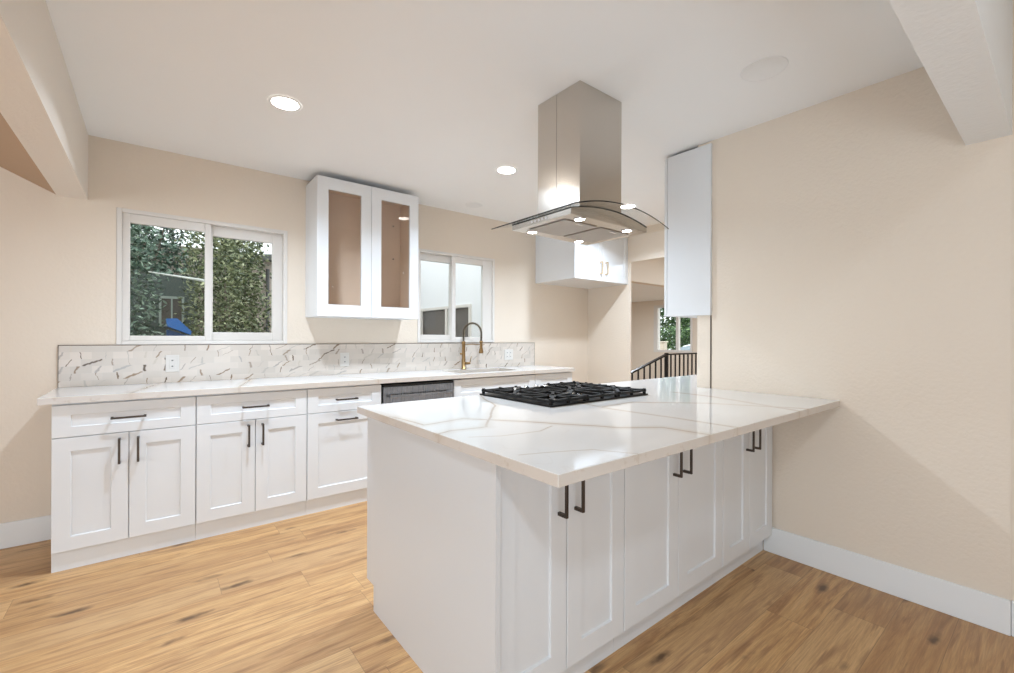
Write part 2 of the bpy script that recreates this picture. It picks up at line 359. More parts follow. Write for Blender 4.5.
# ------------------------------------------------------------------ cabinets
def pull(parent, x, z, y, L=.136, vertical=True, m_=BRONZE, sgn=1):
    """flat bar pull standing off a face at y (towards -Y)"""
    b = MB(); t = .0055; so = .032
    if vertical:
        b.box(x-t, x+t, y-so-.008, y-so, z-L/2, z+L/2, .001)
        for q in (z-L/2, z+L/2-.011): b.box(x-t, x+t, y-so, y, q, q+.011)
    else:
        b.box(x-L/2, x+L/2, y-so-.008, y-so, z-t, z+t, .001)
        for q in (x-L/2, x+L/2-.011): b.box(q, q+.011, y-so, y, z-t, z+t)
    return b.build('handle', m_, parent)
GAP = .0018
def carcass(t, x0, x1, y0, y1, z0, z1, m_=CAB): return MB().box(x0, x1, y0, y1, z0, z1, .0008).build('carcass', m_, t)
# run under the windows : fronts at Y 3.27, wall at 3.854
YD, ZB, ZT = 3.27, .106, .882
def base_cab(x0, x1, label, kind):
    t = thing('base_cabinet', ((x0+x1)/2, 3.56, 0), label, 'cabinet', None)
    x0 += .0006; x1 -= .0006
    carcass(t, x0, x1, YD+.0205, YW-.016, .1015, ZT if x1 < 2 or x0 > 2.9 else .690)
    MB().box(x0, x1, YD+.022, YD+.037, 0, .101, .001).build('toe_kick', CAB, t)
    xm = (x0+x1)/2
    if kind != 'sink':
        d = MB().door(x0+GAP, x1-GAP, .704, .872, YD, YD+.02, .072, .052).build('drawer', CAB, t); pull(d, xm, .788, YD, .152, False)
    if kind == 'two':
        for a, c, hx in ((x0+GAP, xm-GAP, xm-.040), (xm+GAP, x1-GAP, xm+.040)):
            d = MB().door(a, c, ZB, .700, YD, YD+.02, .072).build('door', CAB, t); pull(d, hx, .604, YD, .138)
    elif kind == 'pullout':
        d = MB().door(x0+GAP, x1-GAP, ZB, .700, YD, YD+.02, .072).build('door', CAB, t); pull(d, xm, .644, YD, .152, False)
    else:
        MB().door(x0+GAP, x1-GAP, .704, .872, YD, YD+.02, .072, .052).build('false_front', CAB, t)
        for a, c, hx in ((x0+GAP, xm-GAP, xm-.040), (xm+GAP, x1-GAP, xm+.040)):
            d = MB().door(a, c, ZB, .700, YD, YD+.02, .06).build('door', CAB, t); pull(d, hx, .604, YD, .138)
    return t
base_cab(-.41, .2075, 'white shaker base cabinet with drawer and two doors at the left end of the run', 'two')
base_cab(.2075, .838, 'white shaker base cabinet with drawer and two doors, second from the left end', 'two')
base_cab(.838, 1.374, 'white shaker base cabinet with drawer and one wide pull-out door, left of the dishwasher', 'pullout')
base_cab(2.018, 2.955, 'white base cabinet under the sink, right of the dishwasher', 'sink')
base_cab(2.955, 3.484, 'narrow white base cabinet at the right end of the window wall run', 'sink')
# dishwasher
t = thing('dishwasher', (1.696, 3.56, 0), 'stainless steel dishwasher with dark control edge under the window wall counter', 'dishwasher')
MB().box(1.377, 2.015, 3.29, 3.82, .10, .868).build('body', DARKG, t)
d = MB().box(1.384, 2.009, 3.255, 3.29, .11, .850, .004).build('door', STEELD, t)
b = MB().box(1.42, 1.975, 3.212, 3.222, .768, .792, .003).box(1.43, 1.45, 3.222, 3.256, .772, .788).box(1.945, 1.965, 3.222, 3.256, .772, .788); b.build('handle', STEELD, d)
MB().box(1.384, 2.009, 3.258, 3.29, .852, .867, .002).build('control_panel', DARKG, t)
MB().box(1.38, 2.012, 3.31, 3.325, 0, .10).build('toe_kick', DARKG, t)

# counter on the wall run, with the sink cut-out
SX0, SX1, SY0, SY1 = 2.14, 2.84, 3.34, 3.70
t = thing('wall_countertop', (1.5, 3.55, .883), 'white quartz countertop with tan veins running along the window wall', 'countertop')
b = MB(); z0, z1 = .883, .919
b.box(-.457, SX0, 3.245, YW-.011, z0, z1, .0015).box(SX1, 3.492, 3.245, YW-.011, z0, z1, .0015).box(SX0-.001, SX1+.001, 3.245, SY0, z0, z1).box(SX0-.001, SX1+.001, SY1, YW-.011, z0, z1)
b.build('slab', QTZ2, t)
t = thing('kitchen_sink', (2.49, 3.52, .70), 'undermount steel sink basin set in the window wall countertop', 'sink')
b = MB(); th = .004
b.box(SX0-.01, SX0+.002, SY0-.01, SY1+.01, .70, .8825).box(SX1-.002, SX1+.01, SY0-.01, SY1+.01, .70, .8825).box(SX0, SX1, SY0-.01, SY0+.002, .70, .8825).box(SX0, SX1, SY1-.002, SY1+.01, .70, .8825).box(SX0-.01, SX1+.01, SY0-.01, SY1+.01, .694, .70)
b.build('basin', SINKM, t)
MB().lathe((2.49, 3.52, .7), [(0, .003), (.03, .003), (.042, .001), (.042, 0)], 24).build('drain', CHROME, t)
# backsplash
t = thing('backsplash', (1.5, YW, .92), 'low marble mosaic backsplash with brown slanting veins along the window wall', 'backsplash')
MB().box(-.450, 3.458, YW-.010, YW-.0005, .9195, 1.176).build('tile_field', TILE, t)
MB().box(-.453, 3.461, YW-.011, YW-.0005, 1.176, 1.180).box(-.453, -.450, YW-.011, YW-.0005, .9195, 1.176).box(3.458, 3.461, YW-.011, YW-.0005, .9195, 1.176).build('edge_trim', DMETAL, t)
# outlets
def outlet(x, z, w_, label, sockets):
    t = thing('wall_outlet', (x, YW-.0105, z), label, 'outlet')
    y = YW-.0105
    MB().box(x-w_/2, x+w_/2, y-.005, y, z-.058, z+.058, .002).build('cover_plate', PLATE, t)
    for dx in sockets:
        MB().box(x+dx-.0165, x+dx+.0165, y-.0075, y-.005, z-.034, z+.034, .001).build('socket', PLATE, t)
        for dz in (-.02, .02): MB().box(x+dx-.005, x+dx+.005, y-.0079, y-.0073, z+dz-.003, z+dz+.004, .0003).build('slot', DARKG, t)
outlet(.108, 1.05, .075, 'white outlet on the backsplash below the larger left window', (0,))
outlet(1.284, 1.045, .075, 'white outlet on the backsplash below the glass-door cabinet', (0,))
outlet(3.075, 1.05, .118, 'wide white double outlet on the backsplash right of the faucet', (-.023, .023))
# faucet : tall spring pull-down
fx, fy, fz = 2.43, 3.755, .919
fx = 2.43
t = thing('kitchen_faucet', (fx, fy, fz), 'antique brass spring pull-down kitchen faucet behind the sink', 'faucet')
MB().lathe((fx, fy, fz), [(0, 0), (.028, 0), (.028, .006), (.020, .012), (.020, .10), (.017, .105), (.017, .25), (.020, .255), (.020, .275), (.012, .28), (0, .28)], 20).build('body', BRASS, t)
dx, dy = .175*math.cos(-.55), .175*math.sin(-.55)
arc = []
for i in range(0, 25):
    a = math.pi*i/24; k_ = (1-math.cos(a))/2
    arc.append(Vector((fx+dx*k_, fy+dy*k_, fz+.36+.10*math.sin(a))))
path = [Vector((fx, fy, fz+.27)), Vector((fx, fy, fz+.31))]+arc+[Vector((fx+dx, fy+dy, fz+.33)), Vector((fx+dx, fy+dy, fz+.28))]
MB().tube(path, .0065, 8).build('hose', DARKG, t)
# spring as a helix about the path
def resample(P, step):
    out = [P[0]]; acc = 0
    for a, c in zip(P, P[1:]):
        L = (c-a).length; k_ = int(max(1, L/step))
        for i in range(1, k_+1): out.append(a.lerp(c, i/k_))
    return out
fine = resample(path, .0012); hel = []
side = Vector((dy, -dx, 0)).normalized()
dist = 0
for i, q in enumerate(fine):
    d = (fine[min(i+1, len(fine)-1)]-fine[max(i-1, 0)]).normalized(); nn = d.cross(side)
    if i: dist += (q-fine[i-1]).length
    a = 2*math.pi*dist/.0105
    hel.append(q+(side*math.cos(a)+nn*math.sin(a))*.0125)
MB().tube(hel, .0022, 5).build('spring', SPRING, t)
ex_, ey_ = fx+dx, fy+dy
MB().lathe((ex_, ey_, fz+.16), [(0, 0), (.022, 0), (.024, .008), (.019, .04), (.014, .06), (.014, .105), (.017, .11), (.017, .125), (0, .125)], 18).build('spray_head', BRASS, t)
MB().tube([(fx, fy, fz+.245), (fx+dx*.5, fy+dy*.5, fz+.250), (ex_, ey_, fz+.245)], .0045, 8).build('support_arm', BRASS, t)
MB().tube([(fx, fy, fz+.06), (fx+.04, fy-.03, fz+.06), (fx+.055, fy-.041, fz+.06)], [.013, .013, .011], 12).tube([(fx+.05, fy-.037, fz+.06), (fx+.062, fy-.047, fz+.13)], [.005, .0035], 8).build('lever_handle', BRASS, t)
MB().tube([(fx, fy, fz+.155), (fx-.035, fy+.01, fz+.155)], [.008, .010], 10).build('side_knob', BRASS, t)

# glass-door upper cabinet
X0, X1, YF, Z0, Z1 = .970, 1.811, 3.524, 1.394, 2.460
t = thing('glass_door_wall_cabinet', (1.39, 3.69, Z0), 'white wall cabinet with two glass doors between the two windows', 'cabinet')
b = MB(); yb = YW-.001; y2 = YF+.021; th = .018
b.box(X0, X0+th, y2, yb, Z0, Z1).box(X1-th, X1, y2, yb, Z0, Z1).box(X0+th, X1-th, y2, yb, Z0, Z0+th).box(X0+th, X1-th, y2, yb, Z1-th, Z1).build('carcass', CAB, t)
b = MB(); e = th+.0005
b.box(X0+e, X1-e, yb-.006, yb-.001, Z0+e, Z1-e).box(X0+e, X0+e+.002, y2, yb-.006, Z0+e, Z1-e).box(X1-e-.002, X1-e, y2, yb-.006, Z0+e, Z1-e).box(X0+e, X1-e, y2, yb-.006, Z0+e, Z0+e+.002).box(X0+e, X1-e, y2, yb-.006, Z1-e-.002, Z1-e)
b.build('lining', INNER, t)
for px_ in (X0+.09, X1-.09):
    for pz in (1.95, 2.25): MB().tube([(px_, yb-.006, pz), (px_, yb-.010, pz)], .006, 10).build('shelf_pin', BRONZE, t)
MB().tube([(X1-e-.002, yb-.09, 1.82), (X1-e-.012, yb-.09, 1.82)], .006, 8).build('shelf_pin', CHROME, t)
xm = 1.3905
for a, c in ((X0, xm-.0012), (xm+.0012, X1)):
    d = MB().door(a, c, Z0+.001, Z1-.001, YF, YF+.02, .082, .092, .006, hole=True).build('door', CAB, t)
    MB().box(a+.078, c-.078, YF+.009, YF+.013, Z0+.088, Z1-.088).build('glass', CGLASS, d)

# over-refrigerator cabinet
X0, X1, YF, Z0, Z1 = 3.478, 4.386, 3.236, 1.868, 2.470
t = thing('refrigerator_wall_cabinet', (3.93, 3.55, Z0), 'white two-door wall cabinet over the empty refrigerator recess', 'cabinet')
carcass(t, X0, X1, YF+.021, YW-.001, Z0, Z1); xm = (X0+X1)/2
for a, c, hx in ((X0, xm-.0015, xm-.045), (xm+.0015, X1, xm+.045)):
    d = MB().door(a, c, Z0+.002, Z1-.002, YF, YF+.02, .065).build('door', CAB, t); pull(d, hx, Z0+.145, YF, .138, True, GOLDH)

# wall cabinet on the return wall, seen from its end
t = thing('end_wall_cabinet', (3.1, 1.63, 1.385), 'tall white wall cabinet showing its plain end panel beside the right wall', 'cabinet')
MB().box(XR+.0005, 3.42, 1.5265, 1.733, 1.386, 2.485).build('carcass', CAB, t)
MB().box(2.792, XR-.0005, 1.427, 1.733, 1.386, 2.485, .001).build('end_panel', CAB, t)
for a, c, hx in ((2.793, 3.105, 3.06), (3.108, 3.42, 3.15)):
    d = MB().door(a, c, 1.388, 2.483, 1.757, 1.737, .065, sgn=-1).build('door', CAB, t)
    b = MB().box(hx-.0055, hx+.0055, 1.789, 1.797, 1.46, 1.596, .001)
    for q in (1.46, 1.585): b.box(hx-.0055, hx+.0055, 1.757, 1.789, q, q+.011)
    b.build('handle', BRONZE, d)

# ------------------------------------------------------------------ peninsula
YP = 1.06
def pen_cab(x0, x1, xm, label):
    t = thing('peninsula_cabinet', ((x0+x1)/2, 1.22, 0), label, 'cabinet', None)
    x0 += .0006; x1 -= .0006
    carcass(t, x0, x1, YP+.0205, 1.384, .104, ZT)
    MB().box(x0, x1, YP+.05, YP+.065, 0, .103, .001).build('toe_kick', CAB, t)
    for a, c, hx in ((x0+GAP, xm-GAP, xm-.040), (xm+GAP, x1-GAP, xm+.040)):
        d = MB().door(a, c, .108, .868, YP, YP+.02, .072).build('door', CAB, t); pull(d, hx, .712, YP, .138)
    return t
pen_cab(.804, 1.422, 1.106, 'white two-door peninsula cabinet at the free corner of the peninsula')
pen_cab(1.422, 2.207, 1.803, 'wide white two-door peninsula cabinet, middle of the three')
pen_cab(2.207, 2.797, 2.502, 'white two-door peninsula cabinet against the right wall')
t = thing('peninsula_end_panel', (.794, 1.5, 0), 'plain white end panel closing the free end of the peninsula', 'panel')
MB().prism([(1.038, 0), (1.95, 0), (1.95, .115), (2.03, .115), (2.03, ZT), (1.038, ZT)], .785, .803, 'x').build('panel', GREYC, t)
# drawer and door fronts on the cooking side
def back_cab(x0, x1, label):
    t = thing('cooking_side_cabinet', ((x0+x1)/2, 1.7, 0), label, 'cabinet')
    x0 += .0006; x1 -= .0006
    carcass(t, x0, x1, 1.386, 2.008, .104, ZT if x0 > 2.2 or x1 < 1.35 else .80)
    MB().box(x0, x1, 1.93, 1.945, 0, .103).build('toe_kick', CAB, t); xm = (x0+x1)/2
    for a, c, hx in ((x0+GAP, xm-GAP, xm-.04), (xm+GAP, x1-GAP, xm+.04)):
        d = MB().door(a, c, .108, .868, 2.029, 2.009, .072, sgn=-1).build('door', CAB, t)
        b = MB().box(hx-.0055, hx+.0055, 2.061, 2.069, .64, .776, .001)
        for q in (.64, .765): b.box(hx-.0055, hx+.0055, 2.029, 2.061, q, q+.011)
        b.build('handle', BRONZE, d)
back_cab(.804, 1.345, 'white cabinet on the kitchen side of the peninsula beside its end panel')
back_cab(1.345, 2.205, 'white cabinet on the kitchen side of the peninsula under the cooktop')
back_cab(2.205, 2.809, 'white cabinet on the kitchen side of the peninsula right of the cooktop')
b = MB(); b.box(2.815, 4.38, 1.528, 2.008, .104, ZT); t = thing('corner_base_cabinet', (3.6, 1.75, 0), 'white base cabinet run continuing behind the right wall below the counter', 'cabinet')
b.build('carcass', CAB, t); MB().box(2.815, 4.38, 1.93, 1.945, 0, .103).build('toe_kick', CAB, t)
for i in range(3): MB().door(2.817+i*.521, 2.817+i*.521+.518, .108, .868, 2.029, 2.009, .072, sgn=-1).build('door', CAB, t)
t = thing('peninsula_countertop', (1.8, 1.4, .883), 'large polished white quartz peninsula countertop with long tan veins', 'countertop')
b = MB(); cxs = (1.40, 2.12, 1.45, 1.94)
pts = [(.745, .743), (2.811, .743), (2.811, 1.5265), (4.385, 1.5265), (4.385, 2.056), (.745, 2.056)]
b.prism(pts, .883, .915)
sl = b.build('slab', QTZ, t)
bv = sl.modifiers.new('bevel', 'BEVEL'); bv.width = .002; bv.segments = 2; bv.limit_method = 'ANGLE'

# ------------------------------------------------------------------ gas cooktop
CX0, CX1, CY0, CY1, CZ = 1.375, 2.140, 1.445, 2.015, .9155
t = thing('gas_cooktop', ((CX0+CX1)/2, (CY0+CY1)/2, CZ), 'black five-burner gas cooktop with cast iron grates on the peninsula counter', 'cooktop')
MB().box(CX0, CX1, CY0, CY1, CZ, CZ+.008, .003).build('tray', BLKG, t)
def burner(x, y, r):
    bn = MB().lathe((x, y, CZ+.008), [(r*1.25, 0), (r*1.2, .006), (r, .007), (r, .014), (0, .014)], 24).build('burner', CHROME if r > .04 else STEELD, t)
    MB().lathe((x, y, CZ+.022), [(0, 0), (r*.9, 0), (r*.92, .004), (r*.85, .008), (0, .009)], 24).build('burner_cap', BLACK, bn)
for x, y, r in ((1.51, 1.57, .036), (1.51, 1.85, .036), (1.757, 1.685, .052), (2.005, 1.57, .036), (2.005, 1.85, .036)): burner(x, y, r)
for i in range(5):
    x = 1.60+i*.079; y = 1.965
    kb = MB().lathe((x, y, CZ+.008), [(.022, 0), (.022, .004), (.017, .006), (.0155, .022), (.013, .024), (0, .024)], 20).build('knob', CHROME, t)
    MB().box(x-.002, x+.002, y-.014, y+.014, CZ+.031, CZ+.035, .0005).build('pointer', BLACK, kb)
GZ0, GZ1 = CZ+.019, CZ+.031
def grate(x0, x1, y0, y1, cs):
    b = MB(); w_ = .0075
    def bar(a, c, d=0, z0=GZ0, z1=GZ1):
        a = Vector((*a, 0)); c = Vector((*c, 0)); d_ = (c-a).normalized(); nn = Vector((-d_.y, d_.x, 0))*w_
        q = [a-nn, c-nn, c+nn, a+nn]; b.prism([(v.x, v.y) for v in q], z0, z1)
    for y in (y0+w_, y1-w_): bar((x0, y), (x1, y))
    for x in (x0+w_, x1-w_): bar((x, y0), (x, y1))
    for cxx, cyy in cs:
        hx = min(cxx-x0, x1-cxx); rr = .030
        for k_ in range(8):
            a = math.pi*k_/4+math.pi/8*0
            dx_, dy_ = math.cos(a), math.sin(a)
            # to the frame (or the mid rail)
            lim = []
            if abs(dx_) > .01: lim.append(((x1 if dx_ > 0 else x0)-cxx)/dx_)
            ylo = y0 if len(cs) == 1 or cyy < (y0+y1)/2 else (y0+y1)/2; yhi = y1 if len(cs) == 1 or cyy > (y0+y1)/2 else (y0+y1)/2
            if abs(dy_) > .01: lim.append(((yhi if dy_ > 0 else ylo)-cyy)/dy_)
            L = min(lim)
            if L > rr+.01: bar((cxx+dx_*rr, cyy+dy_*rr), (cxx+dx_*L, cyy+dy_*L), z0=GZ0+.002, z1=GZ1+.004)
    if len(cs) > 1: bar((x0, (y0+y1)/2), (x1, (y0+y1)/2))
    for x in (x0+.008, (x0+x1)/2, x1-.008):
        for y in (y0+.008, y1-.008):
            b.box(x-.007, x+.007, y-.007, y+.007, CZ+.008, GZ1+.006, .002)
    n_ = 5
    for i in range(1, n_):
        yy = y0+(y1-y0)*i/n_
        for xx in (x0+.006, x1-.006): b.box(xx-.006, xx+.006, yy-.006, yy+.006, GZ0, GZ1+.005)
    return b.build('grate', BLACK, t)
grate(1.383, 1.633, 1.452, 2.004, [(1.51, 1.57), (1.51, 1.85)])
grate(1.636, 1.878, 1.452, 1.92, [(1.757, 1.685)])
grate(1.881, 2.131, 1.452, 2.004, [(2.005, 1.57), (2.005, 1.85)])

t.location.x += .055; t.location.y += .033
# ------------------------------------------------------------------ island range hood
HX, HY = 1.809, 1.653
t = thing('range_hood', (HX, HY, 1.81), 'stainless steel island range hood with curved glass canopy hanging from the ceiling', 'range hood')
b = MB().box(1.645, 1.973, 1.5, 1.662, 1.84, ZC-.001, .001); b.build('chimney', STEEL, t)
MB().box(1.645, 1.973, 1.6635, 1.806, 1.84, ZC-.001, .001).build('chimney_rear_cover', STEEL, t)
def arcz(x, base, h): u_ = (x-HX)/.367; return base+h*(1-u_*u_)
# body: flat underside, top follows the glass
b = MB(); nseg = 24; xa, xb, ya, yb_ = 1.5136, 2.1064, 1.4335, 1.8625
prof = [(xb, 1.811), (xa, 1.811)]+[(xa+(xb-xa)*i/nseg, arcz(xa+(xb-xa)*i/nseg, 1.822, .058)-.001) for i in range(nseg+1)]
b.prism(prof, ya, yb_, 'y'); b.build('hood_body', STEEL, t)
b = MB(); gx0, gx1, gy0, gy1 = 1.443, 2.177, 1.343, 1.958; A = []; B = []; nseg = 32; rows_ = []
for i in range(nseg+1):
    x = gx0+(gx1-gx0)*i/nseg; z = arcz(x, 1.822, .058)
    rows_.append([b.bm.verts.new(q) for q in ((x, gy0, z), (x, gy1, z), (x, gy1, z+.006), (x, gy0, z+.006))])
for P_, Q_ in zip(rows_, rows_[1:]):
    for j in (0, 2): b.bm.faces.new((P_[j], P_[(j+1) % 4], Q_[(j+1) % 4], Q_[j]))
gl = b.build('glass_canopy', HGLASS, t)
b = MB()   # dark polished rim of the glass
for yy in (gy0,):
    for i in range(nseg):
        xq, xr = gx0+(gx1-gx0)*i/nseg, gx0+(gx1-gx0)*(i+1)/nseg; za, zb = arcz(xq, 1.822, .058), arcz(xr, 1.822, .058)
        b.face([(xq, yy, za), (xr, yy, zb), (xr, yy, zb+.006), (xq, yy, za+.006)])
for xq in (gx0,):
    za = arcz(xq, 1.822, .058); b.face([(xq, gy0, za), (xq, gy1, za), (xq, gy1, za+.006), (xq, gy0, za+.006)])
b.build('glass_rim', GEDGE, gl)
b = MB()
for yy in (ya-.003,):
    pr = [(xa+(xb-xa)*i/24, arcz(xa+(xb-xa)*i/24, 1.822, .058)) for i in range(25)]
    b.prism([(x, z-.005) for x, z in pr]+[(x, z-.0005) for x, z in pr[::-1]], yy, yy+.0025, 'y')
z_ = arcz(xa, 1.822, .058); b.box(xa-.003, xa-.0005, ya-.003, yb_, z_-.005, z_-.0005)
b.build('dark_gasket', GEDGE, t)
FILT = mat('mesh_filter_steel', (.40, .36, .32), .32, 1); nf = N(FILT); sf = nf.sep(nf.pos())
wv_ = nf.math('SINE', nf.math('MULTIPLY', sf[1], 900)); nf.bump(wv_, .6, .002)
for a, c in ((1.56, 1.795), (1.823, 2.06)):
    f_ = MB().box(a, c, 1.515, 1.785, 1.8065, 1.8105, .002).build('grease_filter', FILT, t)
    MB().box((a+c)/2-.03, (a+c)/2+.03, 1.53, 1.54, 1.804, 1.8065, .001).build('filter_latch', CHROME, f_)
for x in (1.615, 1.985):
    for y in (1.472, 1.816):
        l_ = MB().lathe((x, y, 1.8065), [(.027, .0045), (.030, 0), (.024, 0), (.023, .002)], 24).build('light_ring', CHROME, t)
        MB().lathe((x, y, 1.8075), [(0, 0), (.0235, 0), (.0235, .003), (0, .003)], 24).build('light_lens', HLENS, l_)
b = MB()
for i in range(5): b.tube([(1.515, 1.60+i*.026, 1.825), (1.511, 1.60+i*.026, 1.825)], .007, 12)
b.build('control_buttons', CHROME, t)

# ------------------------------------------------------------------ ceiling fittings
def downlight(x, y, label):
    t = thing('recessed_downlight', (x, y, ZC), label, 'ceiling light', 'recessed downlights in the kitchen ceiling')
    MB().lathe((x, y, ZC-.004), [(.066, .002), (.068, 0), (.084, 0), (.086, .0035)], 36).build('trim_ring', CEIL, t)
    MB().lathe((x, y, ZC-.003), [(0, 0), (.067, 0), (.067, .0025), (0, .0025)], 36).build('lens', LENS, t)
    l = bpy.data.lights.new('downlight_beam', 'AREA'); l.shape = 'DISK'; l.size = .12; l.energy = DOWN; l.color = (.83, 1, 1.19); l.spread = math.radians(144)
    o = bpy.data.objects.new('downlight_beam', l); C.objects.link(o); o.parent = t; o.location = (0, 0, -.006)
downlight(.562, 2.655, 'lit round recessed downlight nearest the left window')
downlight(2.099, 2.655, 'lit round recessed downlight left of the range hood')
downlight(3.583, 2.65, 'lit round recessed downlight seen just past the right side of the hood')
GRILLE = mat('white_speaker_grille', (.87, .865, .855), .6)
def grille(x, y, r, label):
    t = thing('ceiling_speaker', (x, y, ZC), label, 'speaker')
    MB().lathe((x, y, ZC-.003), [(0, .0003), (r*.95, .0003), (r*.955, 0), (r, 0), (r*1.01, .0028)], 40).build('grille', GRILLE, t)
grille(2.252, .897, .098, 'round flush ceiling speaker grille near the right wall')
grille(2.409, 3.549, .085, 'round flush ceiling speaker grille above the sink window')

# ------------------------------------------------------------------ stair railing
t = thing('stair_railing', (5.6, 3.36, 0), 'black metal stair railing with thin balusters seen through the passage', 'railing')
YR = 3.34; PX = 5.37; z_t = 1.03
MB().box(PX-.02, PX+.02, YR-.02, YR+.02, 0, z_t+.01, .003).build('newel_post', RAIL, t)
b = MB().box(PX, 7.2, YR-.02, YR+.02, z_t-.018, z_t, .002); b.build('handrail', RAIL, t)
sl_ = .272
b = MB().prism([(PX, z_t), (PX, z_t-.02), (PX-.95, z_t-.02-.95*sl_), (PX-.95, z_t-.95*sl_)], YR-.02, YR+.02, 'y'); b.build('sloping_handrail', RAIL, t)
bal = None
for i in range(1, 16): MB().box(PX+i*.108-.008, PX+i*.108+.008, YR-.008, YR+.008, 0, z_t-.02).build('baluster', RAIL, t)
for i in range(1, 8): MB().box(PX-i*.125-.008, PX-i*.125+.008, YR-.008, YR+.008, .0, z_t-.02-i*.125*sl_).build('baluster', RAIL, t)

# ------------------------------------------------------------------ outdoors
GRND = mat('garden_soil', (.14, .12, .08), .9); st('ground', MB().box(-14, XS, 3.99, 20, -.4, -.3).box(8.2, 40, -5, 30, -.9, -.8), GRND)
STUCCO = paint('white_exterior_stucco', (.85, .85, .86), 30, .15, .8)
t = thing('house_wing', (4.36, 7, 0), 'bright white stucco wing of the house outside the sink window', 'building')
b = MB(); yy0, yy1, zz0, zz1 = 6.40, 8.9, 1.24, 1.76
b.box(4.26, XS-.001, 4.0, yy0, -.3, 3.9).box(4.26, XS-.001, yy1, 10, -.3, 3.9).box(4.26, XS-.001, yy0, yy1, -.3, zz0).box(4.26, XS-.001, yy0, yy1, zz1, 3.9)
b.build('wall', STUCCO, t)
wf = MB().box(4.235, 4.26, yy0-.06, yy1, zz1, zz1+.05).box(4.235, 4.26, yy0-.06, yy1, zz0-.05, zz0).box(4.235, 4.26, yy0-.06, yy0, zz0, zz1).box(4.235, 4.27, 7.10, 7.18, zz0, zz1).box(4.235, 4.27, 8.1, 8.17, zz0, zz1).build('window_frame', VINYL, t)
MB().box(4.30, 4.305, yy0, yy1, zz0, zz1).build('window_pane', DGLASS, wf)
MB().box(4.15, 4.26, 4.0, 10, 3.3, 3.4).build('fascia', STUCCO, t)
# neighbour's house behind the shrubs
NB = paint('pale_pink_stucco', (.62, .52, .47), 20, .3, .9); NBR = mat('grey_roof', (.12, .12, .12), .8)
t = thing('neighbour_house', (3, 9.4, -.3), 'pale stucco neighbour house with grey eave behind the shrubs', 'building')
MB().box(-1.0, 4.15, 9.05, 10.0, -.3, 2.72).build('wall', NB, t)
b = MB().prism([(.7, 2.50), (4.2, 2.86), (4.2, 2.98), (.7, 2.60)], 8.80, 10.2, 'y'); b.build('roof', NBR, t)
MB().tube([(1.62, 8.96, -.3), (1.62, 8.96, 2.45)], .03, 8).build('downpipe', NBR, t)
SHED = mat('weathered_green_wood', (.10, .13, .12), .7)
t = thing('garden_shed', (.15, 7.2, -.3), 'dark green shed with a pale framed double window half hidden by leaves', 'shed')
b = MB().box(-1.1, .45, 6.9, 7.6, -.3, 2.0); b.build('wall', SHED, t)
wf = MB().box(.06, .31, 6.87, 6.90, 1.70, 1.73).box(.06, .31, 6.87, 6.90, 1.36, 1.39).box(.06, .085, 6.87, 6.90, 1.39, 1.70).box(.285, .31, 6.87, 6.90, 1.39, 1.70).box(.178, .193, 6.87, 6.90, 1.39, 1.70).build('window_frame', mat('pale_green_paint', (.45, .52, .48), .5), t)
MB().box(.08, .29, 6.885, 6.895, 1.38, 1.71).build('window_pane', DGLASS, wf)
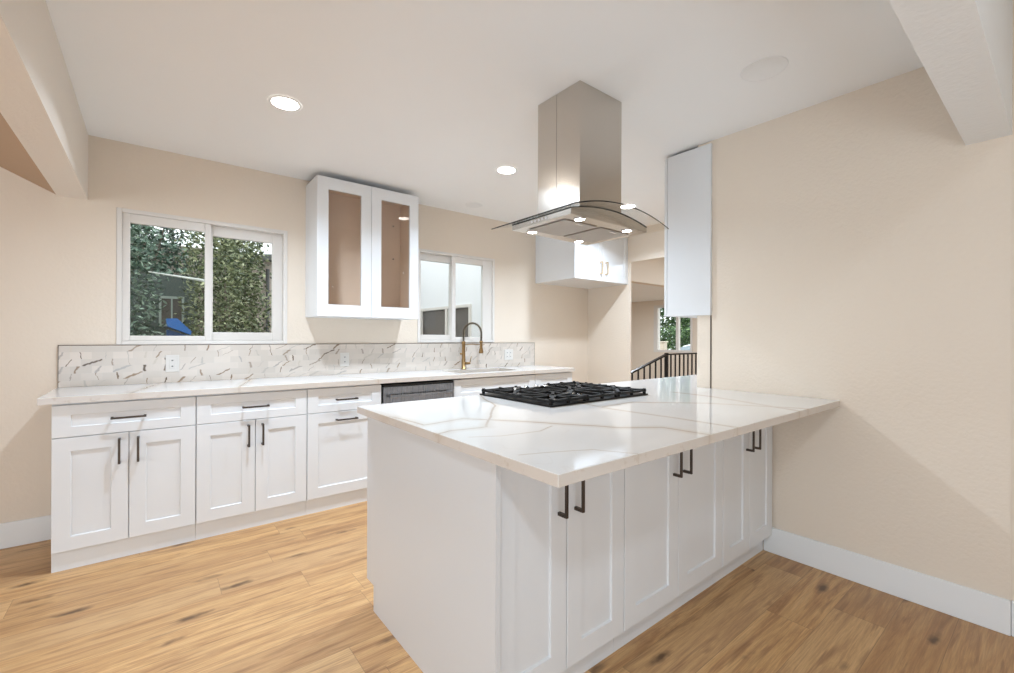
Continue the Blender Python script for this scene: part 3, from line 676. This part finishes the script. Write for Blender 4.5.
# leaves
def leafmat(name, a, b_, c_):
    M = mat(name, a, .45); n = N(M)
    oi = n.t.nodes.new('ShaderNodeAttribute'); oi.attribute_name = 'tint'
    n.set('Base Color', n.ramp(oi.outputs['Fac'], [(0, a), (.5, b_), (1, c_)])); return M
LEAFA = leafmat('leaf_olive', (.035, .06, .02), (.16, .20, .085), (.55, .58, .36))
LEAFB = leafmat('leaf_bluegreen', (.02, .05, .03), (.08, .15, .10), (.38, .50, .40))
LEAFC = leafmat('leaf_tree', (.02, .05, .015), (.06, .13, .04), (.22, .32, .12))
BARK = mat('bark', (.20, .16, .13), .9)
def bush(name, label, cat, c, rad, n_, size, M, group=None, trunk=True, shell=.55):
    x, y, z = c; t = thing(name, (x, y, -.3 if y < 20 and x < 5 else -.8), label, cat, group)
    rd = random.Random(hash((round(x*10), round(y*10))) & 0xffff)
    vs, fs, tint = [], [], []
    for i in range(n_):
        while True:
            q = Vector((rd.uniform(-1, 1), rd.uniform(-1, 1), rd.uniform(-1, 1)))
            if shell < q.length and abs(q.x)**4+abs(q.y)**4+abs(q.z)**4 < 1: break
        q = Vector((x+q.x*rad[0], y+q.y*rad[1], z+q.z*rad[2]))
        q += Vector((rd.gauss(0, .06), rd.gauss(0, .06), rd.gauss(0, .06)))
        a = Vector((rd.gauss(0, 1), rd.gauss(0, 1), rd.gauss(0, .6))).normalized(); nn = Vector((rd.gauss(0, 1), rd.gauss(0, 1)-.6, rd.gauss(0, 1)+.9)); bb = a.cross(nn).normalized()
        L = size*rd.uniform(.6, 1.4); Wd = L*.42; k_ = len(vs)
        vs += [q-a*L/2, q-bb*Wd/2+a*L*.05, q+a*L/2, q+bb*Wd/2+a*L*.05]; fs.append((k_, k_+1, k_+2, k_+3)); tint.append(rd.random()**1.4)
    me = bpy.data.meshes.new('foliage'); off = wpos(t); me.from_pydata([v-off for v in vs], [], fs); me.materials.append(M)
    at = me.attributes.new('tint', 'FLOAT', 'FACE'); at.data.foreach_set('value', tint)
    o = bpy.data.objects.new('foliage', me); C.objects.link(o); o.parent = t
    b = MB()
    z0 = off.z
    for j in range(5):
        an = rd.uniform(0, 6.28); rr_ = rd.uniform(.3, .75)
        top = Vector((x+math.cos(an)*rad[0]*rr_, y+math.sin(an)*rad[1]*rr_, z+rad[2]*rd.uniform(.1, .6)))
        mid = Vector((x+math.cos(an)*.1, y+math.sin(an)*.1, z0+(top.z-z0)*.45)); b.tube([(x+.03*j-.06, y, z0), mid, top], [.035, .022, .008], 6)
    b.build('stems', BARK, t)
    return t
bush('garden_shrub', 'dark blue-green shrub close outside the left pane of the large window', 'shrub', (-.50, 6.05, 1.5), (.55, .5, 1.6), 11000, .06, LEAFB, shell=0)
bush('garden_shrub', 'olive green shrub behind the middle of the large window', 'shrub', (.58, 6.15, 1.45), (.26, .48, 1.6), 10500, .052, LEAFA, shell=0)
bush('garden_shrub', 'low pale green shrub below the neighbour eave in the right pane', 'shrub', (1.47, 6.15, .92), (.34, .5, .98), 7000, .055, LEAFA, shell=0)
bush('garden_tree', 'tall leafy tree filling the top of the large window', 'tree', (-.30, 8.25, 2.6), (.76, .42, 2.0), 15000, .08, LEAFB, shell=0)
bush('garden_tree', 'tree crown in front of the neighbour roof', 'tree', (1.10, 8.25, 2.4), (.30, .40, 1.6), 9000, .07, LEAFA, shell=0)
bush('garden_hedge', 'dense dark hedge at the far left of the large window', 'hedge', (-2.4, 8.2, 1.8), (1.0, .5, 2.2), 6000, .11, LEAFB, shell=0)
BLUE = mat('blue_plastic', (.03, .16, .52), .4)
t = thing('garden_bin', (.21, 5.35, -.3), 'blue plastic garden bin with tilted lid among the shrubs', 'bin')
b = MB(); b.prism([(.12, -.3), (.27, -.3), (.28, 1.24), (.105, 1.30)], 5.2, 5.45, 'y'); b.build('bin_body', mat('dark_blue_plastic', (.02, .07, .2), .5), t)
b = MB(); b.prism([(.10, 1.40), (.18, 1.405), (.29, 1.285), (.285, 1.25), (.11, 1.33)], 5.17, 5.47, 'y'); b.build('lid', BLUE, t)
PIPE = mat('white_pole_paint', (.75, .8, .78), .4)
t = thing('garden_pole', (0, 5.0, 1.7), 'thin white horizontal pole crossing the shrubs outside the large window', 'pole')
MB().tube([(-.03, 5.0, 1.800), (.42, 5.1, 1.762)], [.004, .014], 8).tube([(.42, 5.1, -.3), (.42, 5.1, 1.765)], .012, 8).build('rod', PIPE, t)
# seen through the far window
bush('street_tree', 'dense green tree outside the far window of the lower room', 'tree', (19.5, 11.2, 3.6), (1.6, 1.2, 3.2), 12000, .2, LEAFC, shell=0)
bush('street_tree', 'lighter green tree at the right of the far window', 'tree', (24, 11.6, 3.8), (1.6, 1.9, 2.6), 9000, .22, LEAFC, shell=0)
bush('street_hedge', 'low clipped green hedge beyond the parked car', 'hedge', (16.6, 9.6, .7), (.6, 3.0, 1.0), 9000, .14, LEAFC, shell=0)
t = thing('street_post', (13, 8.23, -.8), 'short pale post outside the lower left corner of the far window', 'post')
MB().box(12.9, 13.1, 8.12, 8.34, -.8, 1.10, .02).build('shaft', mat('pale_wood', (.6, .5, .4), .8), t); MB().box(12.87, 13.13, 8.09, 8.37, 1.10, 1.14, .01).build('cap', mat('pale_cap', (.62, .53, .43), .8), t)
t = thing('parked_car', (14.2, 7.2, -.8), 'white parked car with curved windscreen outside the far window', 'car')
CARP = mat('white_car_paint', (.8, .82, .85), .2); CARG = mat('car_glass', (.35, .42, .48), .05)
body = [(5.0, -.4), (9.1, -.4), (9.15, .15), (8.9, .42), (8.35, .55), (7.75, 1.0), (7.2, 1.13), (6.1, 1.12), (5.5, .62), (5.0, .5)]
b = MB().prism(body, 13.4, 15.0, 'x'); bo = b.build('body', CARP, t); m_ = bo.modifiers.new('bevel', 'BEVEL'); m_.width = .08; m_.segments = 3
b = MB().prism([(8.28, .60), (7.76, .96), (7.2, 1.07), (6.15, 1.06), (5.65, .64)], 13.38, 15.02, 'x'); b.build('side_windows', CARG, t)
for yy in (5.8, 8.35):
    for xx in (13.36, 14.84):
        MB().tube([(xx, yy, -.48), (xx+.2, yy, -.48)], .32, 20).build('wheel', BLACK, t)
